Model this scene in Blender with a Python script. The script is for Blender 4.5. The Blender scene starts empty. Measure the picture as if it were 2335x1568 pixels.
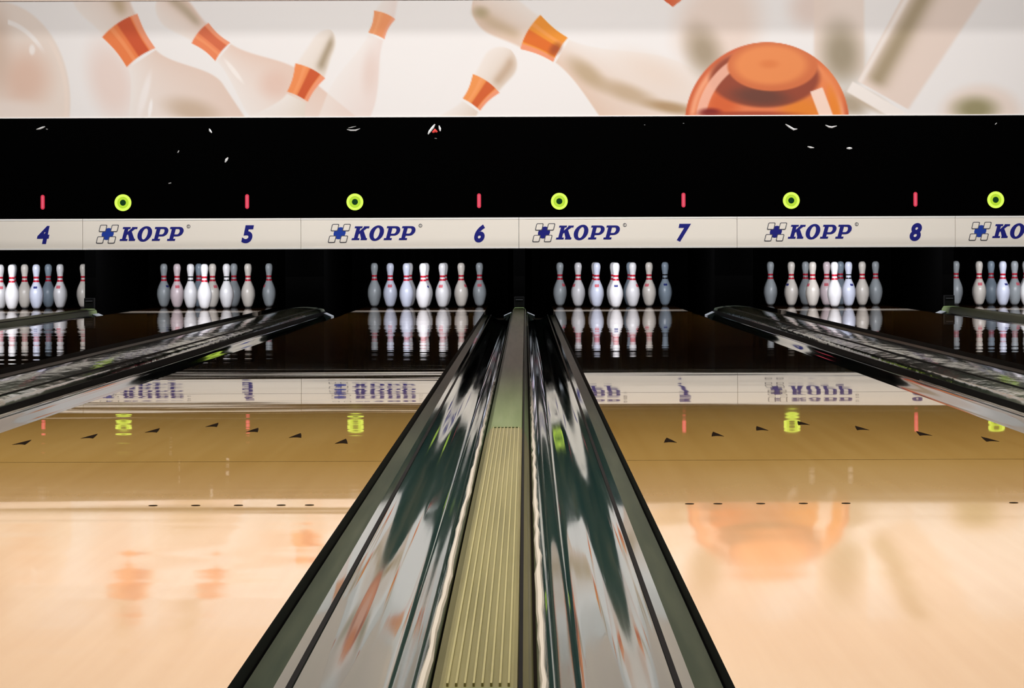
import bpy, bmesh, math, random
import numpy as np
from mathutils import Vector, Matrix

S = bpy.context.scene
C = S.collection
R = math.radians

# ------------------------------------------------------------------ camera
W_PX, H_PX = 2335, 1568
F_PX = 5588.0          # focal length in pixels
VX, VY = 1198.0, 574.0 # vanishing point of the lanes
CX, CH = 0.05, 0.473   # camera x and height above the lanes
D_SIGN = 19.33         # distance to the masking unit
D_DECK = 19.67         # distance to the partitions / pin deck edge
cam_d = bpy.data.cameras.new('camera')
cam = bpy.data.objects.new('camera', cam_d)
C.objects.link(cam)
cam.location = (CX, 0, CH)
cam.rotation_euler = (R(90), 0, 0)
cam.matrix_world = Matrix.Translation((CX, 0, CH)) @ Matrix.Rotation(R(90), 4, 'X') @ Matrix.Rotation(R(-0.19), 4, 'Z')
cam_d.sensor_width = 36.0
cam_d.lens = F_PX / W_PX * 36.0
cam_d.shift_x = -(VX - W_PX / 2) / W_PX
cam_d.shift_y = -(H_PX / 2 - VY) / W_PX
cam_d.clip_start = 0.05
cam_d.clip_end = 100
S.camera = cam

# ------------------------------------------------------------------ world, lights, exposure
S.view_settings.view_transform = 'Standard'
S.view_settings.look = 'None'
S.view_settings.exposure = 0.0
S.view_settings.gamma = 1.0
wd = bpy.data.worlds.new('world'); S.world = wd
wd.use_nodes = True
wd.node_tree.nodes['Background'].inputs[0].default_value = (0.8, 0.9, 1.0, 1)
wd.node_tree.nodes['Background'].inputs[1].default_value = 0.0

def area(name, loc, target, sx, sy, power, color, spread=180):
    l = bpy.data.lights.new(name, 'AREA')
    l.shape = 'RECTANGLE'; l.size = sx; l.size_y = sy
    l.energy = power; l.color = color; l.spread = R(spread)
    o = bpy.data.objects.new(name, l); C.objects.link(o)
    o.location = loc
    d = Vector(target) - Vector(loc)
    o.rotation_euler = d.to_track_quat('-Z', 'Y').to_euler()
    return o

# added, unseen strip lights that wash the mural and the lane signs
TR_Y, TR_Z = 13.3, 4.42
area('added_mural_light', (0, TR_Y, TR_Z), (0, 19.3, 1.3), 11.0, 0.03, 60, (1.0, 0.985, 0.98), 110)
area('added_mural_light', (0, TR_Y + 1.0, TR_Z - 4.02*1.0/6.03), (0, 19.3, 1.5), 11.0, 0.03, 176, (1.0, 0.965, 0.94), 110)
# hall lighting over the front part of the lanes
area('hall_lamps', (0, 4.6, 4.5), (0, 4.6, 0), 10.0, 5.6, 262, (1.0, 0.93, 0.87), 62)
# pin deck lamps, one per lane, behind the lane signs
LANES = [(4, -4.247), (5, -2.635), (6, -0.806), (7, 0.806), (8, 2.635), (9, 4.247)]
for n, x in LANES:
    area('pin_lamp', (x, D_DECK - 0.19, 0.60), (x, 20.9, 0.02), 1.0, 0.04, 19, (0.93, 0.94, 1.0), 178)

# ------------------------------------------------------------------ materials
def lin(c):
    return tuple(((v/255.0)/12.92 if v/255.0 <= .04045 else (((v/255.0)+.055)/1.055)**2.4) for v in c)
def mat(name, col, rough=.5, metal=0.0, spec=0.5, emit=None, es=0.0, ior=1.5):
    m = bpy.data.materials.new(name); m.use_nodes = True
    b = m.node_tree.nodes['Principled BSDF']
    b.inputs['Base Color'].default_value = (*col, 1)
    b.inputs['Roughness'].default_value = rough
    b.inputs['Metallic'].default_value = metal
    b.inputs['Specular IOR Level'].default_value = spec
    b.inputs['IOR'].default_value = ior
    if emit:
        b.inputs['Emission Color'].default_value = (*emit, 1)
        b.inputs['Emission Strength'].default_value = es
    return m
def nodes(m):
    return m.node_tree.nodes, m.node_tree.links, m.node_tree.nodes['Principled BSDF']
def coords(m, scale, loc=(0, 0, 0)):
    N, L, b = nodes(m)
    t = N.new('ShaderNodeTexCoord'); p = N.new('ShaderNodeMapping')
    p.inputs['Scale'].default_value = scale; p.inputs['Location'].default_value = loc
    L.new(t.outputs['Object'], p.inputs['Vector'])
    return p.outputs['Vector']
def noise(m, vec, scale=1.0, detail=2.0, rough=.5):
    N, L, b = nodes(m)
    n = N.new('ShaderNodeTexNoise'); n.inputs['Scale'].default_value = scale
    n.inputs['Detail'].default_value = detail; n.inputs['Roughness'].default_value = rough
    L.new(vec, n.inputs['Vector'])
    return n.outputs['Fac']
def ramp(m, fac, stops):
    N, L, b = nodes(m)
    r = N.new('ShaderNodeValToRGB')
    e = r.color_ramp.elements
    while len(e) < len(stops): e.new(.5)
    for i, (p, c) in enumerate(stops):
        e[i].position = p; e[i].color = (*c, 1)
    L.new(fac, r.inputs['Fac'])
    return r.outputs['Color']
def bump(m, height, dist, prev=None, strength=1.0):
    N, L, b = nodes(m)
    n = N.new('ShaderNodeBump'); n.inputs['Distance'].default_value = dist
    n.inputs['Strength'].default_value = strength
    L.new(height, n.inputs['Height'])
    if prev is not None: L.new(prev, n.inputs['Normal'])
    L.new(n.outputs['Normal'], b.inputs['Normal'])
    return n.outputs['Normal']

def lane_material(seed, amp, sy, sx):
    m = mat('polished_lane_wood', (.6, .3, .1), .035, spec=.5, ior=1.5)
    N, L, b = nodes(m)
    v = coords(m, (14, .35, 1), (seed*3.1, seed, 0))
    f1 = noise(m, v, 2.0, 3)
    v2 = coords(m, (.9, .5, 1), (seed, seed*2.3, 0))
    f2 = noise(m, v2, 1.2, 3)
    mx = N.new('ShaderNodeMath'); mx.operation = 'ADD'
    ml = N.new('ShaderNodeMath'); ml.operation = 'MULTIPLY'; ml.inputs[1].default_value = .45
    L.new(f1, ml.inputs[0]); L.new(f2, mx.inputs[0]); L.new(ml.outputs[0], mx.inputs[1])
    c = ramp(m, mx.outputs[0], [(.45, (.60, .345, .088)), (.72, (.68, .41, .115)), (1.0, (.76, .48, .15))])
    L.new(c, b.inputs['Base Color'])
    h1 = noise(m, coords(m, (sx, sy, 1), (seed*5.7, seed*1.9, 0)), 1.0, 2.5, .55)
    n1 = bump(m, h1, amp)
    h2 = noise(m, coords(m, (30, 7, 1), (seed, 0, 0)), 1.0, 2)
    n2 = bump(m, h2, .000012, n1)
    gl = N.new('ShaderNodeBsdfGlossy'); sp = N.new('ShaderNodeSeparateXYZ'); tc = N.new('ShaderNodeTexCoord'); L.new(tc.outputs['Object'], sp.inputs[0])
    mr = N.new('ShaderNodeMapRange'); mr.inputs['From Min'].default_value = 3.2; mr.inputs['From Max'].default_value = 6.8
    mr.inputs['To Min'].default_value = .05; mr.inputs['To Max'].default_value = .022    # worn approach end, oiled far end
    L.new(sp.outputs['Y'], mr.inputs['Value']); L.new(mr.outputs['Result'], gl.inputs['Roughness'])
    # the front boards are paler maple, the rest amber
    m2 = N.new('ShaderNodeMapRange'); m2.inputs['From Min'].default_value = 3.3; m2.inputs['From Max'].default_value = 5.6
    L.new(sp.outputs['Y'], m2.inputs['Value'])
    cm = N.new('ShaderNodeMix'); cm.data_type = 'RGBA'
    mp = ramp(m, mx.outputs[0], [(.45, (.86, .56, .31)), (.72, (.92, .63, .37)), (1.0, (.95, .69, .43))])
    L.new(m2.outputs['Result'], cm.inputs[0]); L.new(mp, cm.inputs[6]); L.new(c, cm.inputs[7])
    df = N.new('ShaderNodeBsdfDiffuse'); L.new(cm.outputs[2], df.inputs['Color'])
    gl.inputs['Color'].default_value = (1, .975, .955, 1); L.new(n2, gl.inputs['Normal'])
    fr = N.new('ShaderNodeFresnel'); fr.inputs['IOR'].default_value = 1.85
    mxs = N.new('ShaderNodeMixShader')
    L.new(fr.outputs[0], mxs.inputs[0]); L.new(df.outputs[0], mxs.inputs[1]); L.new(gl.outputs[0], mxs.inputs[2])
    L.new(mxs.outputs[0], N['Material Output'].inputs['Surface'])
    return m
LANE_WAVE = {4: (.0022, 1.5, .3), 5: (.0026, 1.7, .3), 6: (.0026, 1.7, .3), 7: (.0022, 1.0, .25), 8: (.0022, 1.0, .25), 9: (.002, 1.1, .3)}
M_LANE = {n: lane_material(n*1.37, *LANE_WAVE[n]) for n, _ in LANES}
M_black = mat('matt_black', (.0015, .0015, .0015), .9, spec=.0)
M_rubber = mat('black_rubber', (.006, .006, .006), .6, spec=.15)
M_fascia = mat('black_fascia_laminate', (.0005, .0005, .0005), .3, spec=.01)
M_deck_glare = mat('pale_deck_glare', (.62, .52, .42), .05, spec=.5)
M_mark = mat('dark_inlaid_marker', (.012, .007, .004), .8, spec=.02)
M_board = mat('off_white_sign_board', lin((250, 243, 231)), .45, spec=.3)
M_edge = mat('white_sign_edge', lin((253, 252, 248)), .5, spec=.3)
M_joint = mat('grey_panel_joint', (.25, .23, .2), .6)
M_navy = mat('navy_vinyl', lin((10, 18, 125)), .5, spec=.3)
M_blue = mat('blue_vinyl', lin((16, 60, 165)), .5, spec=.3)
M_grey = mat('grey_vinyl', lin((84, 84, 92)), .5, spec=.3)
M_glint = mat('bright_metal_glint', (.9, .9, .9), .55, metal=.6)  # bright metal stands in for glints reflected in the black fascia
M_glint_red = mat('red_metal_glint', (.8, .06, .05), .55, metal=.3)  # red metal stands in for the one red glint
M_ring = mat('glowing_green_ring', (.1, .2, .02), .4, emit=lin((214, 240, 84)), es=1.0)
M_ring2 = mat('glowing_green_ring_core', (.1, .2, .02), .4, emit=lin((180, 214, 30)), es=.85)
M_lens = mat('dark_green_lens', (.005, .03, .008), .2, emit=(.003, .02, .004), es=1.0)
M_red = mat('glowing_red_bar', (.2, .01, .02), .4, emit=(.62, .022, .06), es=.8)
M_redcore = mat('glowing_pink_bar_core', (.2, .01, .02), .4, emit=(.78, .10, .17), es=.8)
M_floor = mat('grey_floor', (.12, .09, .06), .5)
M_wall = mat('dark_hall_wall', (.02, .02, .022), .8)
M_ceil = mat('dark_hall_ceiling', (.03, .03, .03), .9)
M_trim = mat('beige_trim', lin((236, 214, 198)), .6)
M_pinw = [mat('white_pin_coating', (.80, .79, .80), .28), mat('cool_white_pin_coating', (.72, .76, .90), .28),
          mat('warm_white_pin_coating', (.80, .74, .66), .28), mat('grey_pin_coating', (.46, .50, .52), .32),  # the darker grey goes mostly to back-row pins
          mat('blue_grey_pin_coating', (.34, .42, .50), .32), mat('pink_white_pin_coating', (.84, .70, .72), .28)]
M_pinred = mat('red_pin_stripe', (.62, .015, .04), .3)
M_pinblk = mat('black_pin_stripe', (.012, .01, .012), .3)
M_pinblue = mat('navy_pin_emblem', (.03, .04, .22), .3)
M_pinpink = mat('faded_red_pin_emblem', (.75, .16, .2), .35)
M_pinbase = mat('dark_pin_base', (.05, .05, .05), .5)
M_plate = mat('pale_metal_plate', (.62, .66, .70), .45, metal=.2)

def gutter_material(seed):
    m = mat('glossy_gutter_plastic', (.05, .08, .07), .09, spec=.8, ior=1.6)
    N, L, b = nodes(m)
    f = noise(m, coords(m, (40, .45, 1), (seed, seed*2, 0)), 1.0, 4, .6)
    c = ramp(m, f, [(.35, (.020, .055, .050)), (.55, (.045, .080, .065)), (.75, (.11, .125, .09))])
    L.new(c, b.inputs['Base Color'])
    fr = noise(m, coords(m, (60, 1.2, 1), (seed*3, 0, 0)), 1.0, 3)
    rr = ramp(m, fr, [(.3, (.02,)*3), (.8, (.06,)*3)])
    L.new(rr, b.inputs['Roughness'])
    h0 = noise(m, coords(m, (9, 2.2, 1), (seed, 3, 0)), 1.0, 2)
    n0 = bump(m, h0, .00012)
    h1 = noise(m, coords(m, (150, .6, 1), (seed, 0, 0)), 1.0, 2)
    n1 = bump(m, h1, .00002, n0)
    h2 = noise(m, coords(m, (60, 60, 60)), 1.0, 2)
    bump(m, h2, .000004, n1)
    return m
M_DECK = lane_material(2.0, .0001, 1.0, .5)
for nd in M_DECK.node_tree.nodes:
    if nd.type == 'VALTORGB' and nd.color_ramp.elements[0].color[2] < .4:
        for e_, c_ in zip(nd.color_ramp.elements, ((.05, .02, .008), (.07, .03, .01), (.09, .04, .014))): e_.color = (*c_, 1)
M_gut = gutter_material(1.0)
def cap_material(name, c1, c2, rough, bs, bd):
    m = mat(name, c1, rough, spec=.5)
    N, L, b = nodes(m)
    f = noise(m, coords(m, (30, 1.0, 30)), 1.0, 4, .6)
    L.new(ramp(m, f, [(.35, c1), (.7, c2)]), b.inputs['Base Color'])
    h = noise(m, coords(m, bs), 1.0, 3)
    bump(m, h, bd)
    return m
M_capridge = cap_material('ridged_olive_capping', (.20, .185, .07), (.30, .27, .11), .38, (40, 2, 1), .0003)
M_flange = cap_material('dark_olive_flange', (.022, .036, .02), (.055, .068, .04), .42, (60, 1.5, 1), .0001)
M_flange.node_tree.nodes['Principled BSDF'].inputs['Specular IOR Level'].default_value = .12
M_lip_reflection = mat('pale_lip_reflection', (.66, .60, .50), .4)  # pale base colour stands in for a reflected streak along the gutter
M_rib = mat('yellow_rib_highlight', (.46, .42, .17), .3)  # yellow base colour stands in for highlights on the ridges
M_capsmooth = cap_material('smooth_grey_green_capping', (.17, .24, .085), (.25, .32, .14), .42, (10, 4, 1), .0006)
M_capwide = cap_material('scuffed_grey_green_capping', (.10, .16, .11), (.46, .47, .36), .08, (14, 3.2, 4), .0042)

# ------------------------------------------------------------------ mesh helpers
def tag(o, label=None, cat=None, group=None, kind=None):
    if label: o['label'] = label
    if cat: o['category'] = cat
    if group: o['group'] = group
    if kind: o['kind'] = kind
    return o
def empty(name, loc=(0, 0, 0)):
    o = bpy.data.objects.new(name, None); C.objects.link(o); o.location = loc
    o.empty_display_size = .1
    return o
def link(name, bm, m, parent=None, loc=(0, 0, 0), smooth=False):
    me = bpy.data.meshes.new(name)
    bmesh.ops.recalc_face_normals(bm, faces=bm.faces)
    bm.to_mesh(me); bm.free()
    ms = m if isinstance(m, (list, tuple)) else [m]
    for q in ms: me.materials.append(q)
    if smooth:
        for p in me.polygons: p.use_smooth = True
    o = bpy.data.objects.new(name, me); C.objects.link(o)
    o.location = loc
    if parent: o.parent = parent
    return o
def add_box(bm, x0, x1, y0, y1, z0, z1):
    v = [bm.verts.new((x, y, z)) for x in (x0, x1) for y in (y0, y1) for z in (z0, z1)]
    fs = []
    for f in ((0, 1, 3, 2), (4, 6, 7, 5), (0, 4, 5, 1), (2, 3, 7, 6), (0, 2, 6, 4), (1, 5, 7, 3)):
        fs.append(bm.faces.new([v[i] for i in f]))
    return fs
def box(name, x0, x1, y0, y1, z0, z1, m, parent=None, bevel=0):
    bm = bmesh.new(); add_box(bm, x0, x1, y0, y1, z0, z1)
    if bevel:
        bmesh.ops.bevel(bm, geom=bm.edges[:], offset=bevel, segments=2, affect='EDGES', profile=.5)
    return link(name, bm, m, parent)
def add_prism_xz(bm, pts, y0, y1):
    """closed outline in x,z extruded along y"""
    a = [bm.verts.new((x, y0, z)) for x, z in pts]
    b = [bm.verts.new((x, y1, z)) for x, z in pts]
    n = len(pts)
    for i in range(n):
        j = (i+1) % n
        bm.faces.new((a[i], a[j], b[j], b[i]))
    bm.faces.new(a); bm.faces.new(b[::-1])
def shell(name, top, y0, y1, th, m, parent=None, smooth=True, seg=1):
    """open profile `top` (x,z) extruded along y with thickness th downwards"""
    bm = bmesh.new()
    ys = [y0 + (y1-y0)*k/seg for k in range(seg+1)]
    T = [[bm.verts.new((x, y, z)) for x, z in top] for y in ys]
    B = [[bm.verts.new((x, y, z-th)) for x, z in top] for y in ys]
    n = len(top)
    for k in range(seg):
        for i in range(n-1):
            bm.faces.new((T[k][i], T[k][i+1], T[k+1][i+1], T[k+1][i]))
            bm.faces.new((B[k][i], B[k+1][i], B[k+1][i+1], B[k][i+1]))
        bm.faces.new((T[k][0], T[k+1][0], B[k+1][0], B[k][0]))
        bm.faces.new((T[k][-1], B[k][-1], B[k+1][-1], T[k+1][-1]))
    for i in range(n-1):
        bm.faces.new((T[0][i], B[0][i], B[0][i+1], T[0][i+1]))
        bm.faces.new((T[-1][i], T[-1][i+1], B[-1][i+1], B[-1][i]))
    o = link(name, bm, m, parent, smooth=False)
    if smooth:
        me = o.data
        me.polygons.foreach_set('use_smooth', [True]*len(me.polygons))
        try: me.set_sharp_from_angle(angle=R(35))
        except Exception: pass
    return o

# ------------------------------------------------------------------ room shell
def struct(o):
    o['kind'] = 'structure'; return o
struct(box('floor', -6.2, 6.2, -4, 23.2, -.22, -.12, M_floor))
struct(box('floor_approach', -5.6, 5.6, -4, 2.18, -.119, 0, mat('approach_wood', (.55, .32, .12), .15)))
struct(box('wall_left', -6.2, -6.0, -4, 23.2, -.12, 4.7, M_wall))
struct(box('wall_right', 6.0, 6.2, -4, 23.2, -.12, 4.7, M_wall))
struct(box('wall_front', -6.0, 6.0, -4.2, -4, -.12, 4.7, M_wall))
struct(box('wall_back', -6.0, 6.0, 23.0, 23.2, -.12, 4.7, M_black))
struct(box('ceiling', -6.2, 6.2, -4.2, 23.2, 4.7, 4.8, M_ceil))
struct(box('wall_masking', -6.0, 6.0, D_SIGN+.06, D_SIGN+.12, .50, 4.699, M_black))

# added, unseen trough: its blades keep strip light off lanes and mural top
def z_on(ytarget, ztarget, y):   # height at y of the ray added strip light -> target
    return TR_Z + (ztarget - TR_Z) * (y - TR_Y) / (ytarget - TR_Y)
t = empty('added_light_trough', (0, TR_Y, 4.65))
tag(t, 'added unseen black trough that shapes the light on the mural', 'lamp')
def tb(name, *a):
    o = box(name, *a, M_black, None)
    o.parent = t; o.matrix_parent_inverse = Matrix.Translation((0, -TR_Y, -4.65)); return o
yb = TR_Y + 1.6
tb('added_lower_blade', -5.9, 5.9, yb+.0005, yb+.0105, 2.98, z_on(D_SIGN, .40, yb))
yu = yb + .03
tb('added_upper_blade', -5.9, 5.9, yu-.01, yu, z_on(D_SIGN, 2.215, yu), 4.69)
tb('added_bottom_plate', -5.9, 5.9, TR_Y-.1, yb, 2.98, 3.0)
tb('back_shield', -5.9, 5.9, TR_Y-.12, TR_Y-.101, 2.98, 4.69)
tb('hanging_side', -5.92, -5.905, TR_Y-.1, yb, 2.98, 4.69)
tb('hanging_side', 5.905, 5.92, TR_Y-.1, yb, 2.98, 4.69)

# ------------------------------------------------------------------ lanes
HL = 0.53
LANE_Y0, LANE_Y1 = 2.2, 21.62
SIDE = {4: 'under number 4 at the left edge', 5: 'under number 5, left of centre', 6: 'under number 6, left of the middle gutters',
        7: 'under number 7, right of the middle gutters', 8: 'under number 8, right of centre', 9: 'at the right edge, under the cut-off logo'}
LW = {4: 'lane at left edge', 5: 'lane left of centre', 6: 'lane touching middle divider from left', 7: 'lane touching middle divider from right', 8: 'lane right of centre', 9: 'lane at right edge'}
for n, x in LANES:
    t = empty('bowling_lane', (x, LANE_Y0, -.119))
    tag(t, 'polished honey-coloured bowling lane ' + SIDE[n], 'bowling lane', 'bowling lanes side by side')
    off = Matrix.Translation((-x, -LANE_Y0, .119))
    def part(o):
        o.parent = t; o.matrix_parent_inverse = off; return o
    bm = bmesh.new()
    fs = add_box(bm, x-HL, x+HL, LANE_Y0, D_DECK-.37, -.118, 0)
    bm.normal_update()
    for f in bm.faces:
        f.material_index = 0 if f.normal.z > .5 or abs(f.calc_center_median().z) < 1e-6 else 1
    o = part(link('lane_surface', bm, [M_LANE[n], M_rubber]))
    bm = bmesh.new()
    add_box(bm, x-HL, x+HL, D_DECK+.321, LANE_Y1, -.118, 0)
    for f in bm.faces:
        f.material_index = 0 if abs(f.calc_center_median().z) < 1e-6 else 1
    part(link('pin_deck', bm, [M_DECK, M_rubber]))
    o = part(box('deck_glare_strip', x-HL, x+HL, D_DECK-.369, D_DECK+.32, -.118, 0, M_deck_glare))  # pale base colour stands in for glare across the lane end
    # seams between lane panels
    for k, ys in enumerate((5.55, 8.22, 12.0)):
        part(box('panel_seam', x-HL+.002, x+HL-.002, ys-.0012, ys+.0012, .0002, .0004, M_mark))
    # seven arrows
    for k in range(-3, 4):
        bm = bmesh.new()
        ax, ay = x + k*.133, 6.73 - abs(k)*.2
        pts = [(0, .09), (.008, .02), (.016, -.07), (.005, -.055), (-.005, -.055), (-.016, -.07), (-.008, .02)]
        vs = [bm.verts.new((ax+px, ay+py, .0007)) for px, py in pts]
        vb = [bm.verts.new((ax+px, ay+py, .0002)) for px, py in pts]
        bm.faces.new(vs); bm.faces.new(vb[::-1])
        for i in range(7): bm.faces.new((vs[i], vb[i], vb[(i+1) % 7], vs[(i+1) % 7]))
        part(link('arrow_marker', bm, M_mark))
    for s in (-1, 1):
        for q in (.08, .133, .213, .293, .373):
            bm = bmesh.new()
            bmesh.ops.create_cone(bm, cap_ends=True, segments=16, radius1=.0085, radius2=.0085, depth=.0005,
                                  matrix=Matrix.Translation((x + s*(HL-q), 4.59, .0005)))
            part(link('dot_marker', bm, M_mark))

# ------------------------------------------------------------------ divisions: gutters and cappings
DIVS = [(-5.16, True), (-3.441, False), (-1.7205, True), (0.0, False), (1.7205, True), (3.441, False), (5.16, True)]
def gutter_profile(edge, foot, s):
    """edge: distance of lane edge, foot: distance of capping foot; s side sign"""
    p = [(edge-.003, -.022), (edge-.012, -.0262), (edge-.022, -.0295), (edge-.032, -.0312), (edge-.046, -.032), (edge-.056, -.033)]
    a, b = edge-.058, foot+.016
    def ss(e0, e1, v):
        v = min(1, max(0, (v-e0)/(e1-e0))); return v*v*(3-2*v)
    n = 40
    for i in range(n+1):
        q = i/n
        xx = a + (b-a)*q
        zz = -.034 - .024*ss(0, .42, q) - .004*math.sin(math.pi*q) + .034*ss(.62, 1.05, q)**1.2
        p.append((xx, zz))
    z1 = p[-1][1]
    for k in range(1, 9):       # rounded bead along the divider
        al = math.pi*k/8
        p.append((foot+.009+.007*math.cos(al), z1 + .006*math.sin(al) + .001))
    return [(s*u, z) for u, z in p]
DIV_WORD = {-5.16: 'beyond the left edge', -3.441: 'at the left edge', -1.7205: 'running to lower left', 0.0: 'in the middle',
            1.7205: 'running to lower right', 3.441: 'at the right edge', 5.16: 'beyond the right edge'}
for xc, wide in DIVS:
    edge = .3845 if wide else .276
    foot = .170 if wide else .060
    word = DIV_WORD[xc]
    for s in (-1, 1):
        t = empty('gutter', (xc + s*(edge+foot)/2, LANE_Y0, -.119))
        side = 'left' if s < 0 else 'right'
        tag(t, 'dark glossy scooped gutter, %s side of the divider %s' % (side, word), 'gutter', 'gutters along the lanes')
        off = Matrix.Translation((-t.location.x, -LANE_Y0, .119))
        pr = [(xc+u, z) for u, z in gutter_profile(edge, foot, s)]
        o = shell('flange', pr[:4], LANE_Y0, D_DECK-.31, .008, M_flange); o.parent = t; o.matrix_parent_inverse = off
        pr = pr[3:]
        bm = bmesh.new()            # pale uneven strip standing in for the wavy reflection beside the capping
        lipx = xc+s*(foot+.009); lr = random.Random(int(xc*100)+s+7)
        zl = gutter_profile(edge, foot, s)[-4][1]+.0008
        L0 = []
        k_ = 0; y_ = LANE_Y0
        while y_ < 9.3:
            w0 = .0050*(1-.25*(y_-2.2)/7) + lr.uniform(-.0012, .0012); dxx = lr.uniform(-.0016, .0016)
            L0.append([bm.verts.new((lipx+dxx-w0, y_, zl-.001)), bm.verts.new((lipx+dxx-w0*.5, y_, zl+.003)), bm.verts.new((lipx+dxx+w0*.5, y_, zl+.003)), bm.verts.new((lipx+dxx+w0, y_, zl-.001))])
            y_ += .09 + .03*lr.random()
        for A_, B_ in zip(L0, L0[1:]):
            for q in range(3): bm.faces.new((A_[q], A_[q+1], B_[q+1], B_[q]))
            bm.faces.new((A_[0], B_[0], B_[3], A_[3]))
        bm.faces.new(L0[0]); bm.faces.new(L0[-1][::-1])
        o = link('lip_reflection', bm, M_lip_reflection); o.parent = t; o.matrix_parent_inverse = off
        o = shell('channel', pr, LANE_Y0, D_DECK-.31, .008, M_gut); o.parent = t; o.matrix_parent_inverse = off
        g0 = xc + s*(edge-.0505)
        o = box('rubber_seam', g0-.0035, g0+.0035, LANE_Y0, D_DECK-.03, -.0325, -.0290, M_rubber); o.parent = t; o.matrix_parent_inverse = off
        # support rails standing on the floor
        for q in (edge-.03, foot+.03):
            o = box('rail', xc+s*q-.008, xc+s*q+.008, LANE_Y0+.02, D_DECK-.1, -.119, -.0545 if q > foot+.05 else -.075, M_black); o.parent = t; o.matrix_parent_inverse = off
        # pale plate at the far end beside the capping foot
        bm = bmesh.new()
        x0, x1 = xc+s*(foot+.004), xc+s*(foot+.062)
        add_prism_xz(bm, [(x0, -.008), (x1, -.034), (x1, -.052), (x0, -.030)], D_DECK-.30, D_DECK-.008)
        o = link('end_plate', bm, M_plate); o.parent = t; o.matrix_parent_inverse = off
    # capping
    t = empty('divider_capping', (xc, 2.5, -.119))
    off = Matrix.Translation((-xc, -2.5, .119))
    if wide:
        tag(t, 'wide scuffed grey-green domed divider capping ' + word, 'divider', 'wide divider cappings')
        prof = [(-.168, -.03), (-.157, .012)]
        for i in range(13):
            q = -1 + 2*i/12
            prof.append((.150*q, .020 + .017*(1-q*q)))
        prof += [(.157, .012), (.168, -.03)]
        pr = [(xc+u, z) for u, z in prof]
        o = shell('capping_body', pr, 2.5, D_DECK-.01, .01, M_capwide); o.parent = t; o.matrix_parent_inverse = off
        for u in (-.085, .118):
            z = .020 + .017*(1-(u/.15)**2)
            o = box('seam_strip', xc+u-.004, xc+u+.004, 2.52, D_DECK-.03, z-.002, z+.003, M_rubber); o.parent = t; o.matrix_parent_inverse = off
        o = box('track_base', xc-.14, xc+.14, 2.55, D_DECK-.05, -.119, -.001, M_black); o.parent = t; o.matrix_parent_inverse = off
        for u in (-1, 1):
            o = box('edge_skirt', xc+u*.166-.003, xc+u*.166+.003, 2.52, D_DECK-.03, -.0315, .004, M_rubber); o.parent = t; o.matrix_parent_inverse = off
    else:
        tag(t, 'narrow grey-green divider capping with ridged front ' + word, 'divider', 'narrow divider cappings')
        prof = [(-.058, -.030), (-.053, .002), (-.040, .0255)]
        nr = 8
        for i in range(nr*8+1):
            u = -.036 + .072*i/(nr*8)
            prof.append((u, .028 + 0.0*(.5-.5*math.cos(2*math.pi*i/8))))
        prof += [(.040, .0255), (.041, .018), (.046, .018), (.052, .004), (.058, -.030)]
        o = shell('ridged_section', [(xc+u, z) for u, z in prof], 2.5, 6.2, .008, M_capridge, smooth=False); o.parent = t; o.matrix_parent_inverse = off
        for kr in range(8):
            u = -.0315 + .009*kr
            o = box('grip_rib', xc+u-.0011, xc+u+.0011, 2.51, 6.19, .0275, .0318, M_rib); o.parent = t; o.matrix_parent_inverse = off
        prof = [(-.058, -.030), (-.053, .002), (-.039, .026), (-.030, .030), (.030, .030), (.039, .026), (.041, .018), (.046, .018), (.052, .004), (.058, -.030)]
        o = shell('smooth_section', [(xc+u, z) for u, z in prof], 6.205, D_DECK-.01, .008, M_capsmooth); o.parent = t; o.matrix_parent_inverse = off
        o = box('rubber_seam', xc+.0412, xc+.0458, 2.51, D_DECK-.03, .0181, .0225, M_rubber); o.parent = t; o.matrix_parent_inverse = off
        bm = bmesh.new()
        pts = [(-.037, 0)] + [(.037*math.cos(a), -.03*math.sin(a)) for a in [math.pi*(1-k/12) for k in range(13)]][1:-1] + [(.037, 0)]
        vt = [bm.verts.new((xc+px, 2.488+py, .031)) for px, py in pts]; vb = [bm.verts.new((xc+px, 2.488+py, .020)) for px, py in pts]
        bm.faces.new(vt); bm.faces.new(vb[::-1]); n = len(pts)
        for i in range(n): bm.faces.new((vt[i], vb[i], vb[(i+1) % n], vt[(i+1) % n]))
        o = link('rounded_end', bm, M_capsmooth); o.parent = t; o.matrix_parent_inverse = off
        o = box('base_block', xc-.03, xc+.03, 2.55, D_DECK-.05, -.119, .0175, M_black); o.parent = t; o.matrix_parent_inverse = off

# ------------------------------------------------------------------ partitions (kickbacks), pit curtains, sensors
for xc, wide in DIVS:
    hw = .1545 if wide else .046
    o = box('partition', xc-hw, xc+hw, D_DECK, 22.3, -.119, .75, M_black, bevel=.003)
    tag(o, 'black partition at the far end of the divider ' + DIV_WORD[xc], 'partition', 'black partitions between the pin decks')
    if not wide:
        t = empty('pin_sensor', (xc, D_DECK-.06, .03))
        tag(t, 'small black sensor box at the far end of the divider ' + DIV_WORD[xc], 'sensor', 'black sensor boxes')
        off = Matrix.Translation((-xc, -(D_DECK-.06), -.03))
        o = box('housing', xc-.04, xc+.04, D_DECK-.075, D_DECK-.012, .031, .115, M_rubber, bevel=.004); o.parent = t; o.matrix_parent_inverse = off
        o = box('highlight_strip', xc-.028, xc+.028, D_DECK-.078, D_DECK-.0755, .088, .094, mat('dull_grey_highlight', (.12, .12, .13), .4)); o.parent = t; o.matrix_parent_inverse = off  # grey strip stands in for the highlight on the housing
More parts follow.
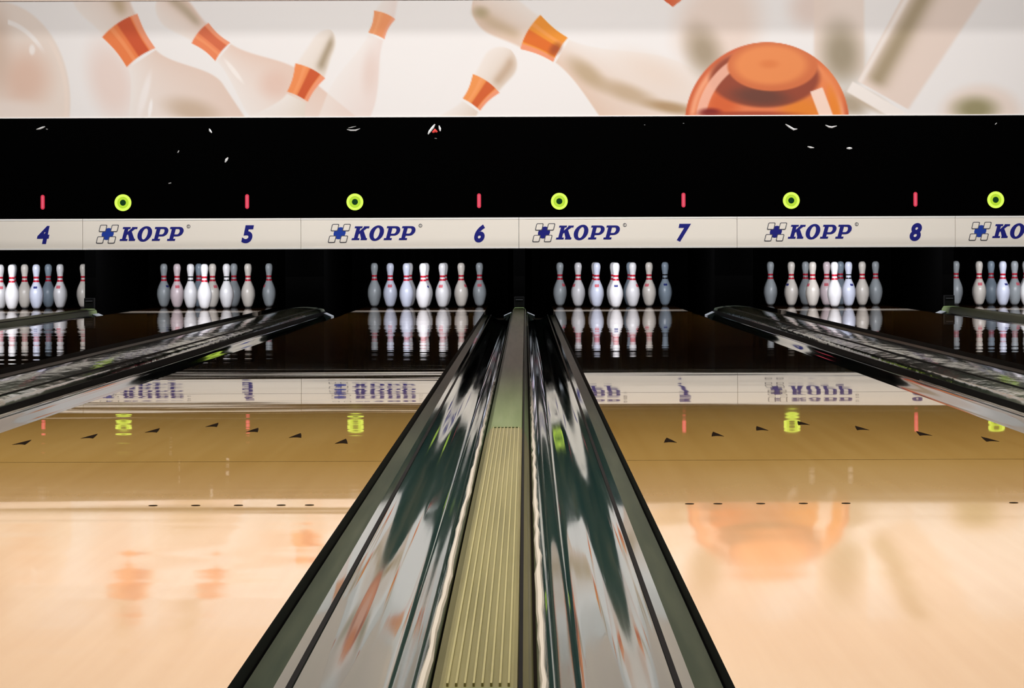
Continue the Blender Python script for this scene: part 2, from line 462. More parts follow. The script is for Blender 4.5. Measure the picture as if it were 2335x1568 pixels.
for n, x in LANES:
    bm = bmesh.new()
    N_ = 40
    pts = [(x-.70+1.40*i/N_, 22.0 + .02*math.sin(i*1.3)) for i in range(N_+1)]
    a = [bm.verts.new((px, py, -.115)) for px, py in pts]; b = [bm.verts.new((px, py, .74)) for px, py in pts]
    a2 = [bm.verts.new((px, py+.01, -.115)) for px, py in pts]; b2 = [bm.verts.new((px, py+.01, .74)) for px, py in pts]
    for i in range(N_):
        bm.faces.new((a[i], a[i+1], b[i+1], b[i])); bm.faces.new((a2[i], b2[i], b2[i+1], a2[i+1]))
        bm.faces.new((b[i], b[i+1], b2[i+1], b2[i])); bm.faces.new((a[i], a2[i], a2[i+1], a[i+1]))
    o = link('pit_curtain', bm, M_black)
    tag(o, 'black pit curtain behind the pins of the ' + LW[n], 'curtain', 'black pit curtains')

# ------------------------------------------------------------------ pins
PROF = [(0, 0), (.0230, 0), (.0258, .002), (.0359, .019), (.0440, .038), (.0496, .057), (.0573, .0857), (.0598, .100), (.0605, .1143), (.0599, .130),
        (.0580, .1492), (.0530, .167), (.0470, .1842), (.0388, .203), (.0314, .2191), (.0276, .229), (.0250, .2381), (.0234, .247), (.0228, .254),
        (.0230, .265), (.0238, .2762), (.0251, .287), (.0266, .2985), (.0289, .310), (.0306, .3207), (.0319, .332), (.0323, .3429), (.0318, .353),
        (.0300, .362), (.0265, .3705), (.0215, .376), (.0150, .3795), (.0075, .3808), (0, .381)]
def prad(z):
    for (r0, z0), (r1, z1) in zip(PROF[1:], PROF[2:]):
        if z0 <= z <= z1 and z1 > z0: return r0 + (r1-r0)*(z-z0)/(z1-z0)
    return .01
def lathe_mesh(name, prof, m, seg=32):
    bm = bmesh.new(); rings = []
    for r, z in prof:
        if r < 1e-5: rings.append([bm.verts.new((0, 0, z))])
        else: rings.append([bm.verts.new((r*math.cos(2*math.pi*k/seg), r*math.sin(2*math.pi*k/seg), z)) for k in range(seg)])
    for A, B in zip(rings, rings[1:]):
        for k in range(seg):
            k2 = (k+1) % seg
            if len(A) == 1: bm.faces.new((A[0], B[k2], B[k]))
            elif len(B) == 1: bm.faces.new((A[k], A[k2], B[0]))
            else: bm.faces.new((A[k], A[k2], B[k2], B[k]))
    bmesh.ops.recalc_face_normals(bm, faces=bm.faces)
    me = bpy.data.meshes.new(name); bm.to_mesh(me); bm.free()
    me.materials.append(m)
    me.polygons.foreach_set('use_smooth', [True]*len(me.polygons))
    return me
def band_mesh(name, z0, z1, m, out=.0006):
    zs = [z0 + (z1-z0)*k/4 for k in range(5)]
    prof = [(prad(z0)-.001, z0)] + [(prad(z)+out, z) for z in zs] + [(prad(z1)-.001, z1)]
    return lathe_mesh(name, prof, m)
def emblem_mesh(name, m, z0, z1, aw):
    """crown-like patch on the shoulder of the pin, facing -y"""
    bm = bmesh.new(); nu, nv = 12, 6
    g = {}
    for i in range(nu+1):
        for j in range(nv+1):
            u = -1 + 2*i/nu; v = j/nv
            z = z0 + (z1-z0)*(v*(.62+.38*abs(math.cos(u*math.pi*1.5))) )
            a = -math.pi/2 + aw*u*(.8+.2*v)
            r = prad(z)+.0007
            g[i, j] = bm.verts.new((r*math.cos(a), r*math.sin(a), z))
    for i in range(nu):
        for j in range(nv): bm.faces.new((g[i, j], g[i+1, j], g[i+1, j+1], g[i, j+1]))
    me = bpy.data.meshes.new(name); bm.to_mesh(me); bm.free(); me.materials.append(m)
    me.polygons.foreach_set('use_smooth', [True]*len(me.polygons))
    return me
ME_BODY = [lathe_mesh('pin_body', PROF[3:], m) for m in M_pinw]
for me in ME_BODY: pass
ME_BASE = lathe_mesh('pin_base', PROF[:3] + [(.0300, .009), (.0358, .0189)], M_pinbase)
ME_BASE = lathe_mesh('pin_base', [(0, 0), (.0225, 0), (.0250, .003), (.0262, .008), (.0, .008)], M_pinbase)
ME_BODY = [lathe_mesh('pin_body', [(0, .008), (.0262, .008)] + PROF[3:], m) for m in M_pinw]
ME_SR = [band_mesh('neck_stripe', .230, .245, M_pinred), band_mesh('neck_stripe', .260, .276, M_pinred)]
ME_SB = [band_mesh('neck_stripe', .234, .246, M_pinblk), band_mesh('neck_stripe', .264, .275, M_pinblk)]
ME_ER = emblem_mesh('emblem', M_pinpink, .172, .200, .42)
ME_EN = emblem_mesh('emblem', M_pinblue, .176, .196, .36)
SP = .3048; RH = .2640
SPOTS = [  # (dx, row, description)
    (0, 0, 'front of the triangle'),
    (-SP/2, 1, 'left of second row'), (SP/2, 1, 'right of second row'),
    (-SP, 2, 'left of third row'), (0, 2, 'middle of third row'), (SP, 2, 'right of third row'),
    (-1.5*SP, 3, 'far left of back row'), (-SP/2, 3, 'inner left of back row'),
    (SP/2, 3, 'inner right of back row'), (1.5*SP, 3, 'far right of back row')]
BLACK_STRIPE = {(5, 1), (5, 2), (7, 9), (8, 2)}
EMB = {(4, 0): None, (4, 1): ('r', .3), (4, 2): ('b', 0), (4, 5): ('r', -.2), (5, 3): ('r', .2), (5, 6): ('b', .9), (5, 9): ('r', -1.1), (5, 4): ('r', .7),
       (6, 2): ('r', -.3), (6, 5): ('r', 1.0), (6, 9): ('r', .0), (6, 3): ('r', .0), (6, 0): ('b', 1.2),
       (7, 6): ('r', .8), (7, 3): ('r', -1.0), (7, 1): ('r', 0), (7, 0): ('b', 0), (7, 5): ('r', -.5), (7, 9): ('b', 0), (7, 2): ('r', 1.0),
       (8, 3): ('b', -.9), (8, 1): ('r', -1.1), (8, 4): ('r', -.2), (8, 2): ('b', .5), (9, 1): ('b', .5), (9, 4): ('r', .5), (9, 3): ('r', .0)}
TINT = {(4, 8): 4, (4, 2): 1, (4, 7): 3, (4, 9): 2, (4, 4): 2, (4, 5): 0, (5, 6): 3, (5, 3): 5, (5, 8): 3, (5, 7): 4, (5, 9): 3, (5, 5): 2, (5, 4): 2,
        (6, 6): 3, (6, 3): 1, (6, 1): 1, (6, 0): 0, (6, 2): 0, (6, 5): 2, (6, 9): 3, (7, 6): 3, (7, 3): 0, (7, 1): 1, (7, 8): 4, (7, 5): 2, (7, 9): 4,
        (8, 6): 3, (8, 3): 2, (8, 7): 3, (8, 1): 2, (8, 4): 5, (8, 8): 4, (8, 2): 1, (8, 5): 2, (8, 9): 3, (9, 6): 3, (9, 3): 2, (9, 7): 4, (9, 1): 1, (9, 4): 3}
rng = random.Random(5)
for n, x in LANES:
    for i, (dx, row, desc) in enumerate(SPOTS):
        blk = (n, i) in BLACK_STRIPE
        t = empty('bowling_pin', (x+dx, 20.5 + row*RH, .0006))
        t.rotation_euler.z = rng.uniform(-.3, .3) * 0
        tag(t, '%s bowling pin, %s, %s' % ('black-striped' if blk else 'red-striped', desc, LW[n]), 'bowling pin', 'bowling pins on the ' + LW[n])
        def kid(nm, me):
            o = bpy.data.objects.new(nm, me); C.objects.link(o); o.parent = t; return o
        kid('body', ME_BODY[TINT.get((n, i), 0)])
        kid('base_ring', ME_BASE)
        for me in (ME_SB if blk else ME_SR): kid('neck_stripe', me)
        e = EMB.get((n, i))
        if e:
            o = kid('emblem', ME_ER if e[0] == 'r' else ME_EN); o.rotation_euler.z = e[1]

# ------------------------------------------------------------------ masking unit: signs, fascia, lamps
PX = 1.0/289.0
def sx(px): return (px - VX)*PX + CX
def sz(py): return CH + (VY - py)*PX
SZ0, SZ1 = sz(566.0), sz(495.5)
def add_poly(bm, pts, y0, y1):
    a = [bm.verts.new((px, y0, pz)) for px, pz in pts]; b = [bm.verts.new((px, y1, pz)) for px, pz in pts]
    n = len(pts)
    bm.faces.new(a); bm.faces.new(b[::-1])
    for i in range(n): bm.faces.new((a[i], b[i], b[(i+1) % n], a[(i+1) % n]))
def add_strip(bm, A, B, y0, y1, closed=False):
    n = len(A)
    for i in range(n if closed else n-1):
        j = (i+1) % n
        add_poly(bm, [A[i], A[j], B[j], B[i]], y0, y1)
def letters():
    """pieces of the slab word, units: letter height 1; returns list of ('poly',pts)/('strip',A,B)"""
    out = []
    def rect(x0, x1, y0, y1, ox): out.append(('p', [(x0+ox, y0), (x1+ox, y0), (x1+ox, y1), (x0+ox, y1)]))
    # K
    o = 0
    rect(.14, .42, .0, 1, o); rect(.0, .56, .86, 1, o); rect(.0, .56, 0, .14, o)
    out.append(('p', [(.40+o, .40), (.40+o, .62), (.68+o, .94), (1.0+o, .94)]))
    rect(.66, 1.06, .86, 1, o)
    out.append(('p', [(.48+o, .52), (.70+o, .70), (1.10+o, .06), (.70+o, .06)]))
    rect(.66, 1.12, 0, .14, o)
    # O
    o = 1.72
    A = []; B = []
    for k in range(28):
        a = 2*math.pi*k/28
        A.append((o+.52*math.cos(a), .5+.56*math.sin(a))); B.append((o+.20*math.cos(a), .5+.40*math.sin(a)))
    out.append(('c', A, B))
    # P P
    for o in (2.36, 3.48):
        rect(.14, .42, 0, 1, o); rect(0, .5, .86, 1, o); rect(0, .58, 0, .14, o)
        A = [(.40+o, 1.0)]; B = [(.42+o, .86)]
        for k in range(11):
            a = math.pi/2 - math.pi*k/10
            A.append((.68+o+.36*math.cos(a), .66+.34*math.sin(a))); B.append((.62+o+.14*math.cos(a), .66+.20*math.sin(a)))
        A.append((.40+o, .32)); B.append((.42+o, .46))
        out.append(('s', A, B))
    return out
def put_letters(bm, x0, z0, h, shear, xs, y0, y1):
    f = lambda p: (x0 + p[0]*h*xs + p[1]*h*shear, z0 + p[1]*h)
    for i, l in enumerate(letters()):
        yy = y0 - .00012*i
        if l[0] == 'p': add_poly(bm, [f(p) for p in l[1]], yy, y1)
        else: add_strip(bm, [f(p) for p in l[1]], [f(p) for p in l[2]], yy, y1, l[0] == 'c')
def rounded_sq(cx, cz, h, r, shear):
    pts = []
    for qx, qz, a0 in ((1, 1, 0), (-1, 1, 90), (-1, -1, 180), (1, -1, 270)):
        for k in range(5):
            a = R(a0 + 22.5*k)
            pts.append(((qx*(h-r) + r*math.cos(a)), (qz*(h-r) + r*math.sin(a))))
    return [(cx + u + v*shear, cz + v) for u, v in pts]
def digit_mesh(ch, h, shear, depth):
    cu = bpy.data.curves.new('digit', 'FONT'); cu.body = ch
    cu.size = h/.73; cu.align_x = 'CENTER'; cu.shear = shear; cu.offset = h*.06; cu.extrude = depth; cu.resolution_u = 6
    o = bpy.data.objects.new('digit_tmp', cu); C.objects.link(o)
    dg = bpy.context.evaluated_depsgraph_get(); dg.update()
    me = bpy.data.meshes.new_from_object(o.evaluated_get(dg))
    bpy.data.objects.remove(o); bpy.data.curves.remove(cu)
    # centre
    xs = [v.co.x for v in me.vertices]; ys = [v.co.y for v in me.vertices]
    mx = (min(xs)+max(xs))/2; my = (min(ys)+max(ys))/2; k = h/(max(ys)-min(ys))
    for v in me.vertices: v.co.x = (v.co.x-mx)*k*.92; v.co.y = (v.co.y-my)*k
    return me
YF = D_SIGN   # front plane of the boards
for n, x in LANES:
    xc = round(x/1.7205)  # panel centre
    pc = (math.floor(x/1.7205) + .5)*1.7205
    t = empty('lane_sign', (pc, YF+.02, SZ0))
    tag(t, {4: 'off-white lane sign with the navy number 4 at the left edge', 5: 'off-white sign with blue logo and number 5, above the lane left of centre', 6: 'off-white sign with blue logo and number 6, left of the middle divider',
            7: 'off-white sign with blue logo and number 7, right of the middle divider', 8: 'off-white sign with blue logo and number 8, above the lane right of centre', 9: 'off-white sign whose blue logo is cut off by the right edge'}[n],
        'sign', 'off-white lane signs above the pins')
    off = Matrix.Translation((-pc, -(YF+.02), -SZ0))
    def part(o, me_only=False):
        o.parent = t; o.matrix_parent_inverse = off; return o
    h = 1.7205/2
    part(box('board', pc-h+.0015, pc+h-.0015, YF, YF+.04, SZ0, SZ1, M_board))
    part(box('edge_strip', pc-h+.0015, pc+h-.0015, YF-.004, YF-.0002, SZ1-.014, SZ1, M_edge))
    part(box('edge_strip', pc-h+.0015, pc+h-.0015, YF-.004, YF-.0002, SZ0, SZ0+.012, M_edge))
    y0, y1 = YF-.0025, YF-.0002
    lx = lambda px: x + (px-1416.5)*PX          # px measured on the lane 7 sign
    lz = lambda py: (SZ0+SZ1)/2 - (py-530.3)*PX
    bm = bmesh.new()
    put_letters(bm, lx(1267.5), lz(545.5), 31.5*PX, .27, .985, y0, y1)
    part(link('lettering', bm, M_navy))
    # emblem
    bm = bmesh.new()
    pts = [(lx(1240.6)+13.6*PX*math.cos(a)+.2*13.6*PX*math.sin(a), lz(529.6)+13.6*PX*math.sin(a)) for a in [2*math.pi*k/20 for k in range(20)]]
    add_poly(bm, pts, y0-.0006, y1)
    o = link('emblem', bm, M_blue if n in (5, 6, 9) else M_navy); part(o)
    o['label'] = 'blue round centre of the emblem'
    for px, py in ((1230.0, 516.8), (1256.5, 516.8), (1223.5, 543.2), (1250.0, 543.2)):
        bm = bmesh.new()
        A = rounded_sq(lx(px), lz(py), 8.2*PX, 2.8*PX, .25)
        add_poly(bm, A, y0-.0016, y0-.0008)
        B = rounded_sq(lx(px), lz(py), 6.4*PX, 1.7*PX, .25)
        bmesh.ops.recalc_face_normals(bm, faces=bm.faces)
        add_poly(bm, B, y0-.0020, y0-.00161)
        for f_ in bm.faces: f_.material_index = 1 if f_.calc_center_median().y < y0-.00161 else 0
        sq = link('emblem_square', bm, [M_grey, M_board]); sq.parent = o; sq.matrix_parent_inverse = Matrix.Identity(4)
        sq['label'] = 'grey outlined square of the emblem'
    bm = bmesh.new()
    A = [(lx(1424.8)+4.2*PX*math.cos(a), lz(513)+4.2*PX*math.sin(a)) for a in [2*math.pi*k/16 for k in range(16)]]
    B = [(lx(1424.8)+2.9*PX*math.cos(a), lz(513)+2.9*PX*math.sin(a)) for a in [2*math.pi*k/16 for k in range(16)]]
    add_strip(bm, A, B, y0, y1, True)
    add_poly(bm, [(lx(1423.6), lz(515.2)), (lx(1424.6), lz(515.2)), (lx(1424.6), lz(510.8)), (lx(1423.6), lz(510.8))], y0, y1)
    part(link('registered_mark', bm, M_grey))
    me = digit_mesh(str(n), 41*PX, .22, .0012)
    me.materials.clear(); me.materials.append(M_navy)
    o = bpy.data.objects.new('lane_number', me); C.objects.link(o)
    o.parent = t
    o.location = (lx(1559.5)-pc, YF-.0014-(YF+.02), lz(531.3)-SZ0)
    o.rotation_euler = (R(90), 0, 0)

# black fascia between the signs and the mural
MZ0, MZ1 = sz(266.3), sz(.5)
f = box('fascia_panel', -5.95, 5.95, YF+.004, YF+.05, SZ1+.0015, MZ0-.002, M_fascia)
tag(f, 'long black fascia panel between the lane signs and the mural', 'panel')
def glint(pts, wd_, m=M_glint, ym=0):
    """reflected glint put into colour and shape, a bright ridge along a polyline given in photograph pixels"""
    bm = bmesh.new()
    P = [(sx(a), sz(b + (a-VX)*.0033)) for a, b in pts]
    n = len(P); rows = []
    for i, (px, pz) in enumerate(P):
        a = P[max(i-1, 0)]; b = P[min(i+1, n-1)]
        d = Vector((b[0]-a[0], b[1]-a[1])).normalized(); nn = Vector((-d.y, d.x))
        w = wd_*PX*(.45 if i in (0, n-1) else 1.0)
        rows.append([bm.verts.new((px+nn.x*w, YF+.0042, pz+nn.y*w)), bm.verts.new((px, YF+.001, pz)), bm.verts.new((px-nn.x*w, YF+.0042, pz-nn.y*w))])
    for A, B in zip(rows, rows[1:]):
        for k in (0, 1): bm.faces.new((A[k], A[k+1], B[k+1], B[k]))
        bm.faces.new((A[0], B[0], B[2], A[2]))
    bm.faces.new(rows[0]); bm.faces.new(rows[-1][::-1])
    o = link('glint_fold', bm, m); o.parent = f; o['label'] = 'reflected glint built as a bright fold on the black panel'
    return o
for pts, w in [([(84, 295), (92, 293), (98, 290.5), (104, 288.5)], 2.2), ([(106, 294), (110, 295)], 2.0), ([(478, 293), (480, 298), (484, 303)], 2.6),
               ([(406, 348), (409, 343)], 2.8), ([(514, 370), (517, 364), (521, 359)], 3.0), ([(385, 418), (391, 417)], 2.4),
               ([(792, 295), (800, 297), (812, 297), (822, 293)], 1.7), ([(795, 292), (803, 290), (813, 288)], 1.2),
               ([(977, 306), (981, 299), (988, 290), (993, 283)], 3.0), ([(1002, 286), (1004, 293), (1005, 299)], 2.8),
               ([(992, 315), (997, 316)], 1.6), ([(1470, 285), (1472, 284.5)], 1.6), ([(1558, 281), (1561, 281)], 1.6),
               ([(1792, 283), (1801, 289), (1811, 295), (1819, 294)], 2.4), ([(1883, 285), (1891, 289), (1898, 290), (1909, 287)], 2.2),
               ([(1842, 334), (1849, 336), (1857, 337)], 2.2), ([(1931, 338), (1938, 338), (1944, 338)], 2.8), ([(2270, 284), (2274, 280)], 2.4)]:
    glint(pts, w)
glint([(987, 302), (993, 297), (998, 301)], 4.5, M_glint_red)

def disc(name, cx_, cz_, r0, r1, y0, y1, m, parent, off, seg=40):
    bm = bmesh.new()
    A = [(cx_+r1*math.cos(2*math.pi*k/seg), cz_+r1*math.sin(2*math.pi*k/seg)) for k in range(seg)]
    if r0 <= 0: add_poly(bm, A, y0, y1)
    else:
        B = [(cx_+r0*math.cos(2*math.pi*k/seg), cz_+r0*math.sin(2*math.pi*k/seg)) for k in range(seg)]
        add_strip(bm, A, B, y0, y1, True)
    bmesh.ops.remove_doubles(bm, verts=bm.verts, dist=1e-6)
    o = link(name, bm, m); o.parent = parent; o.matrix_parent_inverse = off
    return o
ZR = sz(459.0)
for n, x in LANES:
    cx_ = x - .487
    t = empty('ring_light', (cx_, YF, ZR - .07))
    tag(t, 'glowing yellow-green ring light above the %s' % ('logo left of number %d' % n if n not in (4, 9) else ('logo cut off by the right edge' if n == 9 else 'logo left of number 4, outside the frame')), 'light', 'yellow-green ring lights')
    off = Matrix.Translation((-cx_, -YF, -(ZR-.07)))
    disc('housing', cx_, ZR, 0, .068, YF-.004, YF+.0038, M_rubber, t, off)
    disc('outer_ring', cx_, ZR, .045, .066, YF-.010, YF-.0042, M_ring, t, off)
    disc('inner_ring', cx_, ZR, .024, .044, YF-.008, YF-.0042, M_ring2, t, off)
    disc('lens', cx_, ZR, 0, .0235, YF-.009, YF-.0042, M_lens, t, off)
    cx_ = x + .492
    t = empty('bar_light', (cx_, YF, ZR - .06))
    tag(t, 'small glowing red upright bar light above the number %d' % n, 'light', 'red bar lights')
    off = Matrix.Translation((-cx_, -YF, -(ZR-.06)))
    zc = ZR + .006
    for nm, w, hh, ya, yb_, m in (('housing', .019, .061, YF-.003, YF+.0038, M_black), ('tube', .0155, .058, YF-.008, YF-.0032, M_red), ('bright_core', .007, .048, YF-.0092, YF-.0082, M_redcore)):
        bm = bmesh.new(); pts = []
        for q, a0 in ((1, 0), (-1, 180)):
            for k in range(9):
                a = R(a0 + 22.5*k)
                pts.append((cx_ + w*math.cos(a), zc + q*(hh-w) + w*math.sin(a)))
        add_poly(bm, pts, ya, yb_)
        o = link(nm, bm, m); o.parent = t; o.matrix_parent_inverse = off

# ------------------------------------------------------------------ mural (a print: colours computed on a fine grid)
def paint(U, V):
    def sm(e0, e1, q):
        t_ = np.clip((q-e0)/(e1-e0), 0, 1); return t_*t_*(3-2*t_)
    def srgb(*c): return np.array(c, dtype=float)
    img = np.empty(U.shape+(3,)); img[:] = srgb(241, 236, 233)
    def mixin(a, col):
        a = a[..., None] if a.ndim == 2 else a
        img[:] = img*(1-a) + np.asarray(col)*a
    def blob(cx, cy, rx, ry, ang, col, a, soft=.6, mask=None):
        c, s = math.cos(R(ang)), math.sin(R(ang))
        du, dv = U-cx, V-cy
        p, q = (du*c+dv*s)/rx, (-du*s+dv*c)/ry
        d = np.sqrt(p*p+q*q)
        al = a*(1-sm(1-soft, 1+soft*.35, d))
        if mask is not None: al = al*mask
        mixin(al, srgb(*col))
    # pin: neck band given by top-mid, bottom-mid, half widths; head on the top side
    def pin(tx, ty, bx, by, ht, hb, body_len, body_w, head_len, head_w, tone=(226, 208, 196), band=(222, 100, 48), faint=1.0, dark=None, band_dark=(192, 74, 30), edge=6, side=1, cut=0.0):
        L_ = math.hypot(bx-tx, by-ty); dx, dy = (bx-tx)/L_, (by-ty)/L_
        s = (U-tx)*dx + (V-ty)*dy; q = -(U-tx)*dy + (V-ty)*dx      # q>0: left-hand side of axis
        # body
        sb = (s-L_)/body_len
        w = hb + (body_w-hb)*np.sin(np.clip(sb, 0, 1.6)*math.pi/2*1.05)**1.25 if False else hb + (body_w-hb)*sm(-.05, 1.0, sb)
        inb = sm(0, 2, s-L_) * sm(0, edge, w-np.abs(q))*(1-sm(1.9, 2.1, sb))
        k = q/np.maximum(w, 1)
        shade = .5+.5*k*side
        col = srgb(*tone)[None, None]*(1-shade[..., None]*.0) + 0
        light = srgb(240, 232, 226)
        col = light*(1-np.clip(shade, 0, 1)[..., None]) + srgb(*tone)*np.clip(shade, 0, 1)[..., None]
        a = (inb*faint)[..., None]
        img[:] = img*(1-a) + col*a
        # head
        sh = -s/head_len
        hw = ht + (head_w-ht)*sm(0, .6, sh)
        hw = hw*np.sqrt(np.clip(1-np.clip((sh-.55)/.45, 0, 1)**2, 0, 1))
        inh = sm(0, 2, -s)*sm(0, edge+3, hw-np.abs(q))
        k = q/np.maximum(hw, 1)
        shade = np.clip(.5+.5*k*side, 0, 1)[..., None]
        col = srgb(240, 230, 222)*(1-shade) + srgb(*tone)*shade
        a = (inh*faint)[..., None]
        img[:] = img*(1-a) + col*a
        if dark is not None:
            kk = np.exp(-((k*side-.45)/.28)**2)*inh*sm(0, .25, sh)*(1-sm(.7, 1, sh))
            mixin(kk*dark[3]*faint, srgb(*dark[:3]))
        # band
        bend = s + 0.16*(1-np.clip(q/ht, -1, 1)**2)*ht*.9
        wb = ht + (hb-ht)*np.clip(s/L_, 0, 1) - 4*np.sin(np.clip(s/L_, 0, 1)*math.pi)
        inn = sm(-1, 1.5, bend)*sm(-1, 1.5, L_-bend+ .12*hb*0)*sm(-.5, 2, wb-np.abs(q))
        kq = q/np.maximum(wb, 1)*side
        col = srgb(*band)*1.0
        a1 = sm(-.15, .0, kq)*(1-sm(.55, .65, kq))
        cimg = np.empty(U.shape+(3,)); cimg[:] = col
        cimg = cimg*(1-a1[..., None]) + srgb(*band_dark)*a1[..., None]
        a2 = sm(.6, .75, kq)
        cimg = cimg*(1-a2[..., None]) + srgb(240, 150, 110)*a2[..., None]
        a3 = sm(-.55, -.45, kq)*(1-sm(-.35, -.2, kq))*.45
        cimg = cimg*(1-a3[..., None]) + srgb(250, 165, 110)*a3[..., None]
        a = (inn*min(1, faint+.25))[..., None]
        img[:] = img*(1-a) + cimg*a
    # big pale ball at the left
    d = np.sqrt(((U+10)/175)**2 + ((V-230)/235)**2)
    mixin(.9*(1-sm(.965, 1.0, d)), srgb(236, 219, 206))
    blob(60, 175, 70, 80, 0, (224, 184, 162), .75, .8)
    blob(-10, 110, 45, 110, 0, (206, 176, 155), .6, .8)
    blob(20, 250, 110, 30, 0, (241, 226, 216), .8, .7)
    dd = np.abs(d-.80); mixin(.8*(1-sm(.012, .035, dd))*sm(25, 40, V)*(1-sm(85, 125, V))*(U > 20), srgb(250, 244, 240))
    blob(75, 110, 8, 14, 0, (250, 243, 238), .8, .5)
    dd = np.abs(d-.93); mixin(.4*(1-sm(.01, .04, dd))*sm(70, 110, V)*(U > 20), srgb(246, 226, 212))
    # faint pins behind
    blob(255, 180, 60, 110, -15, (234, 208, 196), .75, .7)
    pin(275, 55, 325, 131, 49, 40, 150, 125, 150, 66, tone=(228, 203, 188), dark=(176, 150, 112, .7), side=-1, band=(236, 124, 62), band_dark=(206, 80, 30))
    blob(330, 215, 10, 60, 15, (246, 238, 234), .8, .6)
    blob(440, 250, 75, 32, 15, (196, 170, 144), .75, .8)
    blob(344, 245, 5, 25, 8, (252, 248, 246), .8, .5)
    pin(458, 73, 511, 117, 31, 28, 170, 82, 125, 44, tone=(230, 202, 186), dark=(176, 156, 128, .75), side=-1, band=(238, 132, 82), band_dark=(216, 104, 62))
    blob(535, 160, 6, 38, -38, (250, 242, 236), .8, .5)
    blob(630, 190, 45, 40, 0, (226, 186, 168), .55, .8)
    pin(709, 160, 678, 222, 39, 27, 120, 90, 105, 32, tone=(228, 214, 200), dark=(160, 140, 112, .8), side=-1, band=(240, 140, 78), band_dark=(206, 84, 32))
    pin(879, 33, 859, 83, 27, 21, 160, 58, 75, 20, tone=(232, 208, 198), side=-1, band=(240, 146, 84), band_dark=(238, 140, 80), faint=.65)
    blob(845, 165, 22, 60, 5, (226, 200, 188), .55, .9)
    pin(1110, 190, 1074, 241, 38, 25, 90, 55, 95, 44, tone=(222, 204, 188), dark=(190, 160, 132, .75), side=-1, band=(240, 148, 76), band_dark=(210, 92, 34))
    # big pin right of centre
    pin(1211, 73, 1283, 116, 46, 33, 260, 118, 150, 56, tone=(226, 198, 178), side=1, band=(238, 146, 34), band_dark=(224, 106, 14), dark=(188, 160, 120, .5))
    blob(1098, 28, 22, 16, 0, (176, 158, 122), .8, .9)
    blob(1340, 168, 62, 26, 38, (190, 164, 130), .85, .8)
    blob(1430, 212, 85, 24, 20, (188, 160, 126), .75, .8)
    blob(1530, 246, 70, 16, 10, (168, 132, 88), .8, .8)
    blob(1500, 165, 110, 40, 25, (232, 208, 190), .5, .9)
    blob(1268, 112, 14, 20, 45, (150, 62, 14), .7, .8)
    # top right partial band
    d1 = sm(0, 2, V*-1 + 18 - np.abs(U-1536)*.75)
    mixin(d1, srgb(214, 90, 40))
    # pins around the ball
    blob(1640, 60, 110, 130, 20, (234, 212, 198), .85, .55)
    blob(1606, 118, 48, 72, -22, (160, 142, 116), .85, .9)
    blob(1850, 20, 60, 60, 0, (226, 200, 186), .7, .8)
    w_ = 62
    ax = sm(0, 10, w_-np.abs((U-1915)-(V-100)*.0))*(1-sm(150, 200, V))
    mixin(ax*.8, srgb(236, 216, 202))
    blob(1920, 125, 56, 85, -5, (148, 134, 108), .85, .85)
    blob(1940, 240, 50, 30, 20, (166, 146, 118), .8, .8)
    blob(1990, 235, 60, 20, 30, (186, 160, 130), .8, .8)
    # big tilted pin at the right
    dx, dy = .49, -.87
    s = (U-2005)*dx + (V-215)*dy; q = (U-2005)*(-dy) + (V-215)*dx
    inn = sm(-2, 3, s)*sm(0, 5, q+58+s*.02)*sm(0, 12, 82+s*.08-q)
    mixin(inn, srgb(233, 213, 200))
    kk = np.exp(-((q+18)/24)**2)*inn*sm(0, 30, s); mixin(kk*.85, srgb(158, 140, 108))
    kk = np.exp(-((q+50)/7)**2)*inn; mixin(kk*.8, srgb(247, 238, 232))
    # its base slab
    s2 = (U-1945)*.86 + (V-188)*.51; q2 = -(U-1945)*.51 + (V-188)*.86
    inn = sm(-2, 3, s2)*(1-sm(128, 150, s2))*sm(-2, 2, q2)*(1-sm(24, 30, q2)); mixin(inn, srgb(246, 237, 230))
    blob(2238, 262, 100, 72, 0, (236, 216, 202), .8, .35)
    blob(2225, 252, 60, 34, 0, (140, 132, 88), .85, .8)
    # repeat some pale shapes beyond the frame
    blob(2470, 120, 90, 150, 25, (232, 210, 196), .8, .6)
    blob(-260, 140, 80, 150, -20, (230, 206, 192), .8, .6)
    # the ball
    r = 188.0; cx, cy = 1750, 286
    d = np.sqrt((U-cx)**2 + (V-cy)**2)
    inn = 1-sm(r-2, r+1, d)
    mixin(inn, srgb(232, 126, 78))
    mixin(inn*sm(r-16, r-4, d)*.6, srgb(196, 78, 38))
    mixin(inn*np.exp(-((d-(r-16))/7)**2)*.7, srgb(250, 178, 140))
    blob(1650, 235, 45, 60, 30, (214, 92, 40), .8, .7, inn)
    blob(1890, 190, 40, 70, -40, (238, 134, 74), .8, .7, inn)
    blob(1830, 255, 60, 40, 0, (232, 132, 30), .85, .7, inn)
    blob(1905, 250, 14, 60, -15, (240, 136, 30), .8, .7, inn)
    e = np.sqrt(((U-1745)/128)**2 + ((V-180)/68)**2)
    lower = inn*(1-sm(.9, 1.05, e))
    mixin(lower, srgb(150, 66, 40))
    blob(1735, 222, 78, 26, 6, (104, 58, 44), .9, .7, lower)
    dd = np.abs(np.sqrt((U-1765)**2+(V-290)**2)-168)
    mixin(inn*(1-sm(9, 13, dd))*(U < 1690)*sm(122, 140, V)*.9, srgb(246, 186, 162))
    e = np.sqrt(((U-1763)/104)**2 + ((V-152)/58)**2)
    mixin(inn*(1-sm(.95, 1.03, e)), srgb(214, 112, 62))
    e = np.sqrt(((U-1758)/90)**2 + ((V-150)/48)**2)
    mixin(inn*(1-sm(.75, 1.1, e)), srgb(236, 140, 78))
    blob(1755, 148, 26, 12, 0, (222, 120, 60), .7, .8, inn)
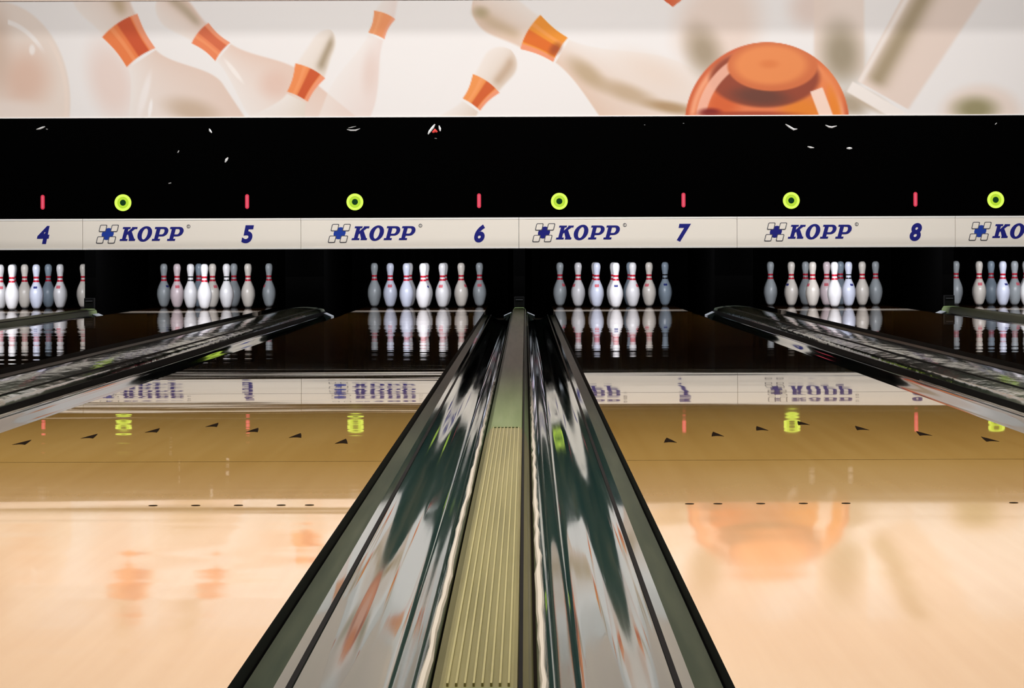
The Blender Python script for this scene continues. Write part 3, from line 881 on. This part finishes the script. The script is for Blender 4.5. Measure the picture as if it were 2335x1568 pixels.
    blob(1620, 258, 30, 12, 0, (120, 20, 16), .9, .7, inn)
    blob(1710, 262, 130, 8, 0, (150, 50, 26), .7, .7, inn)
    s = (U-1862)*.35 + (V-205)*.94; q = -(U-1862)*.94+(V-205)*.35
    mixin(inn*sm(0, 3, s)*(1-sm(13, 17, np.abs(q)))*.95, srgb(252, 222, 206))
    return img
du = 2.5
us = np.arange(sx(-420), 0, 1) if False else np.linspace(VX + (-5.6-CX)/PX, VX + (5.6-CX)/PX, 1300)
vs = np.linspace(.5, 266.3, 112)
UU, VV = np.meshgrid(us, vs)
rgb = paint(UU, VV)/255.0
rgbl = np.where(rgb <= .04045, rgb/12.92, ((np.clip(rgb, 0, 1)+.055)/1.055)**2.4)
nv, nu = UU.shape
vx = (UU - VX)*PX + CX; vz = CH + (VY - VV)*PX
co = np.zeros((nv*nu + 4, 3)); co[:nv*nu, 0] = vx.ravel(); co[:nv*nu, 1] = YF; co[:nv*nu, 2] = vz.ravel()
faces = []
idx = np.arange(nv*nu).reshape(nv, nu)
q = np.stack([idx[:-1, :-1], idx[1:, :-1], idx[1:, 1:], idx[:-1, 1:]], -1).reshape(-1, 4)
me = bpy.data.meshes.new('print_surface')
me.from_pydata(co[:nv*nu].tolist(), [], q.tolist()); me.update()
ca = me.color_attributes.new('print', 'FLOAT_COLOR', 'POINT')
cc = np.ones((nv*nu, 4), dtype=np.float32); cc[:, :3] = rgbl.reshape(-1, 3)
ca.data.foreach_set('color', cc.ravel())
M_mural = mat('printed_mural', (.8, .8, .8), .5, spec=.25)
N, L, b = nodes(M_mural)
at = N.new('ShaderNodeAttribute'); at.attribute_name = 'print'
L.new(at.outputs['Color'], b.inputs['Base Color'])
me.materials.append(M_mural)
t = empty('mural', (0, YF+.02, MZ0))
tag(t, 'long pale mural of flying bowling pins with orange collars and an orange ball', 'mural')
off = Matrix.Translation((0, -(YF+.02), -MZ0))
o = bpy.data.objects.new('print_surface', me); C.objects.link(o); o.parent = t; o.matrix_parent_inverse = off
o = box('backing_board', -5.6, 5.6, YF+.0008, YF+.05, MZ0, MZ1, M_edge); o.parent = t; o.matrix_parent_inverse = off
o = box('lower_edge', -5.6, 5.6, YF-.004, YF-.0004, MZ0, MZ0+.008, M_edge); o.parent = t; o.matrix_parent_inverse = off
struct(box('trim_1', -5.95, 5.95, YF-.004, YF+.05, MZ1+.004, MZ1+.12, M_trim))
struct(box('wall_upper', -5.95, 5.95, YF+.004, YF+.05, MZ1+.121, 4.698, M_trim))
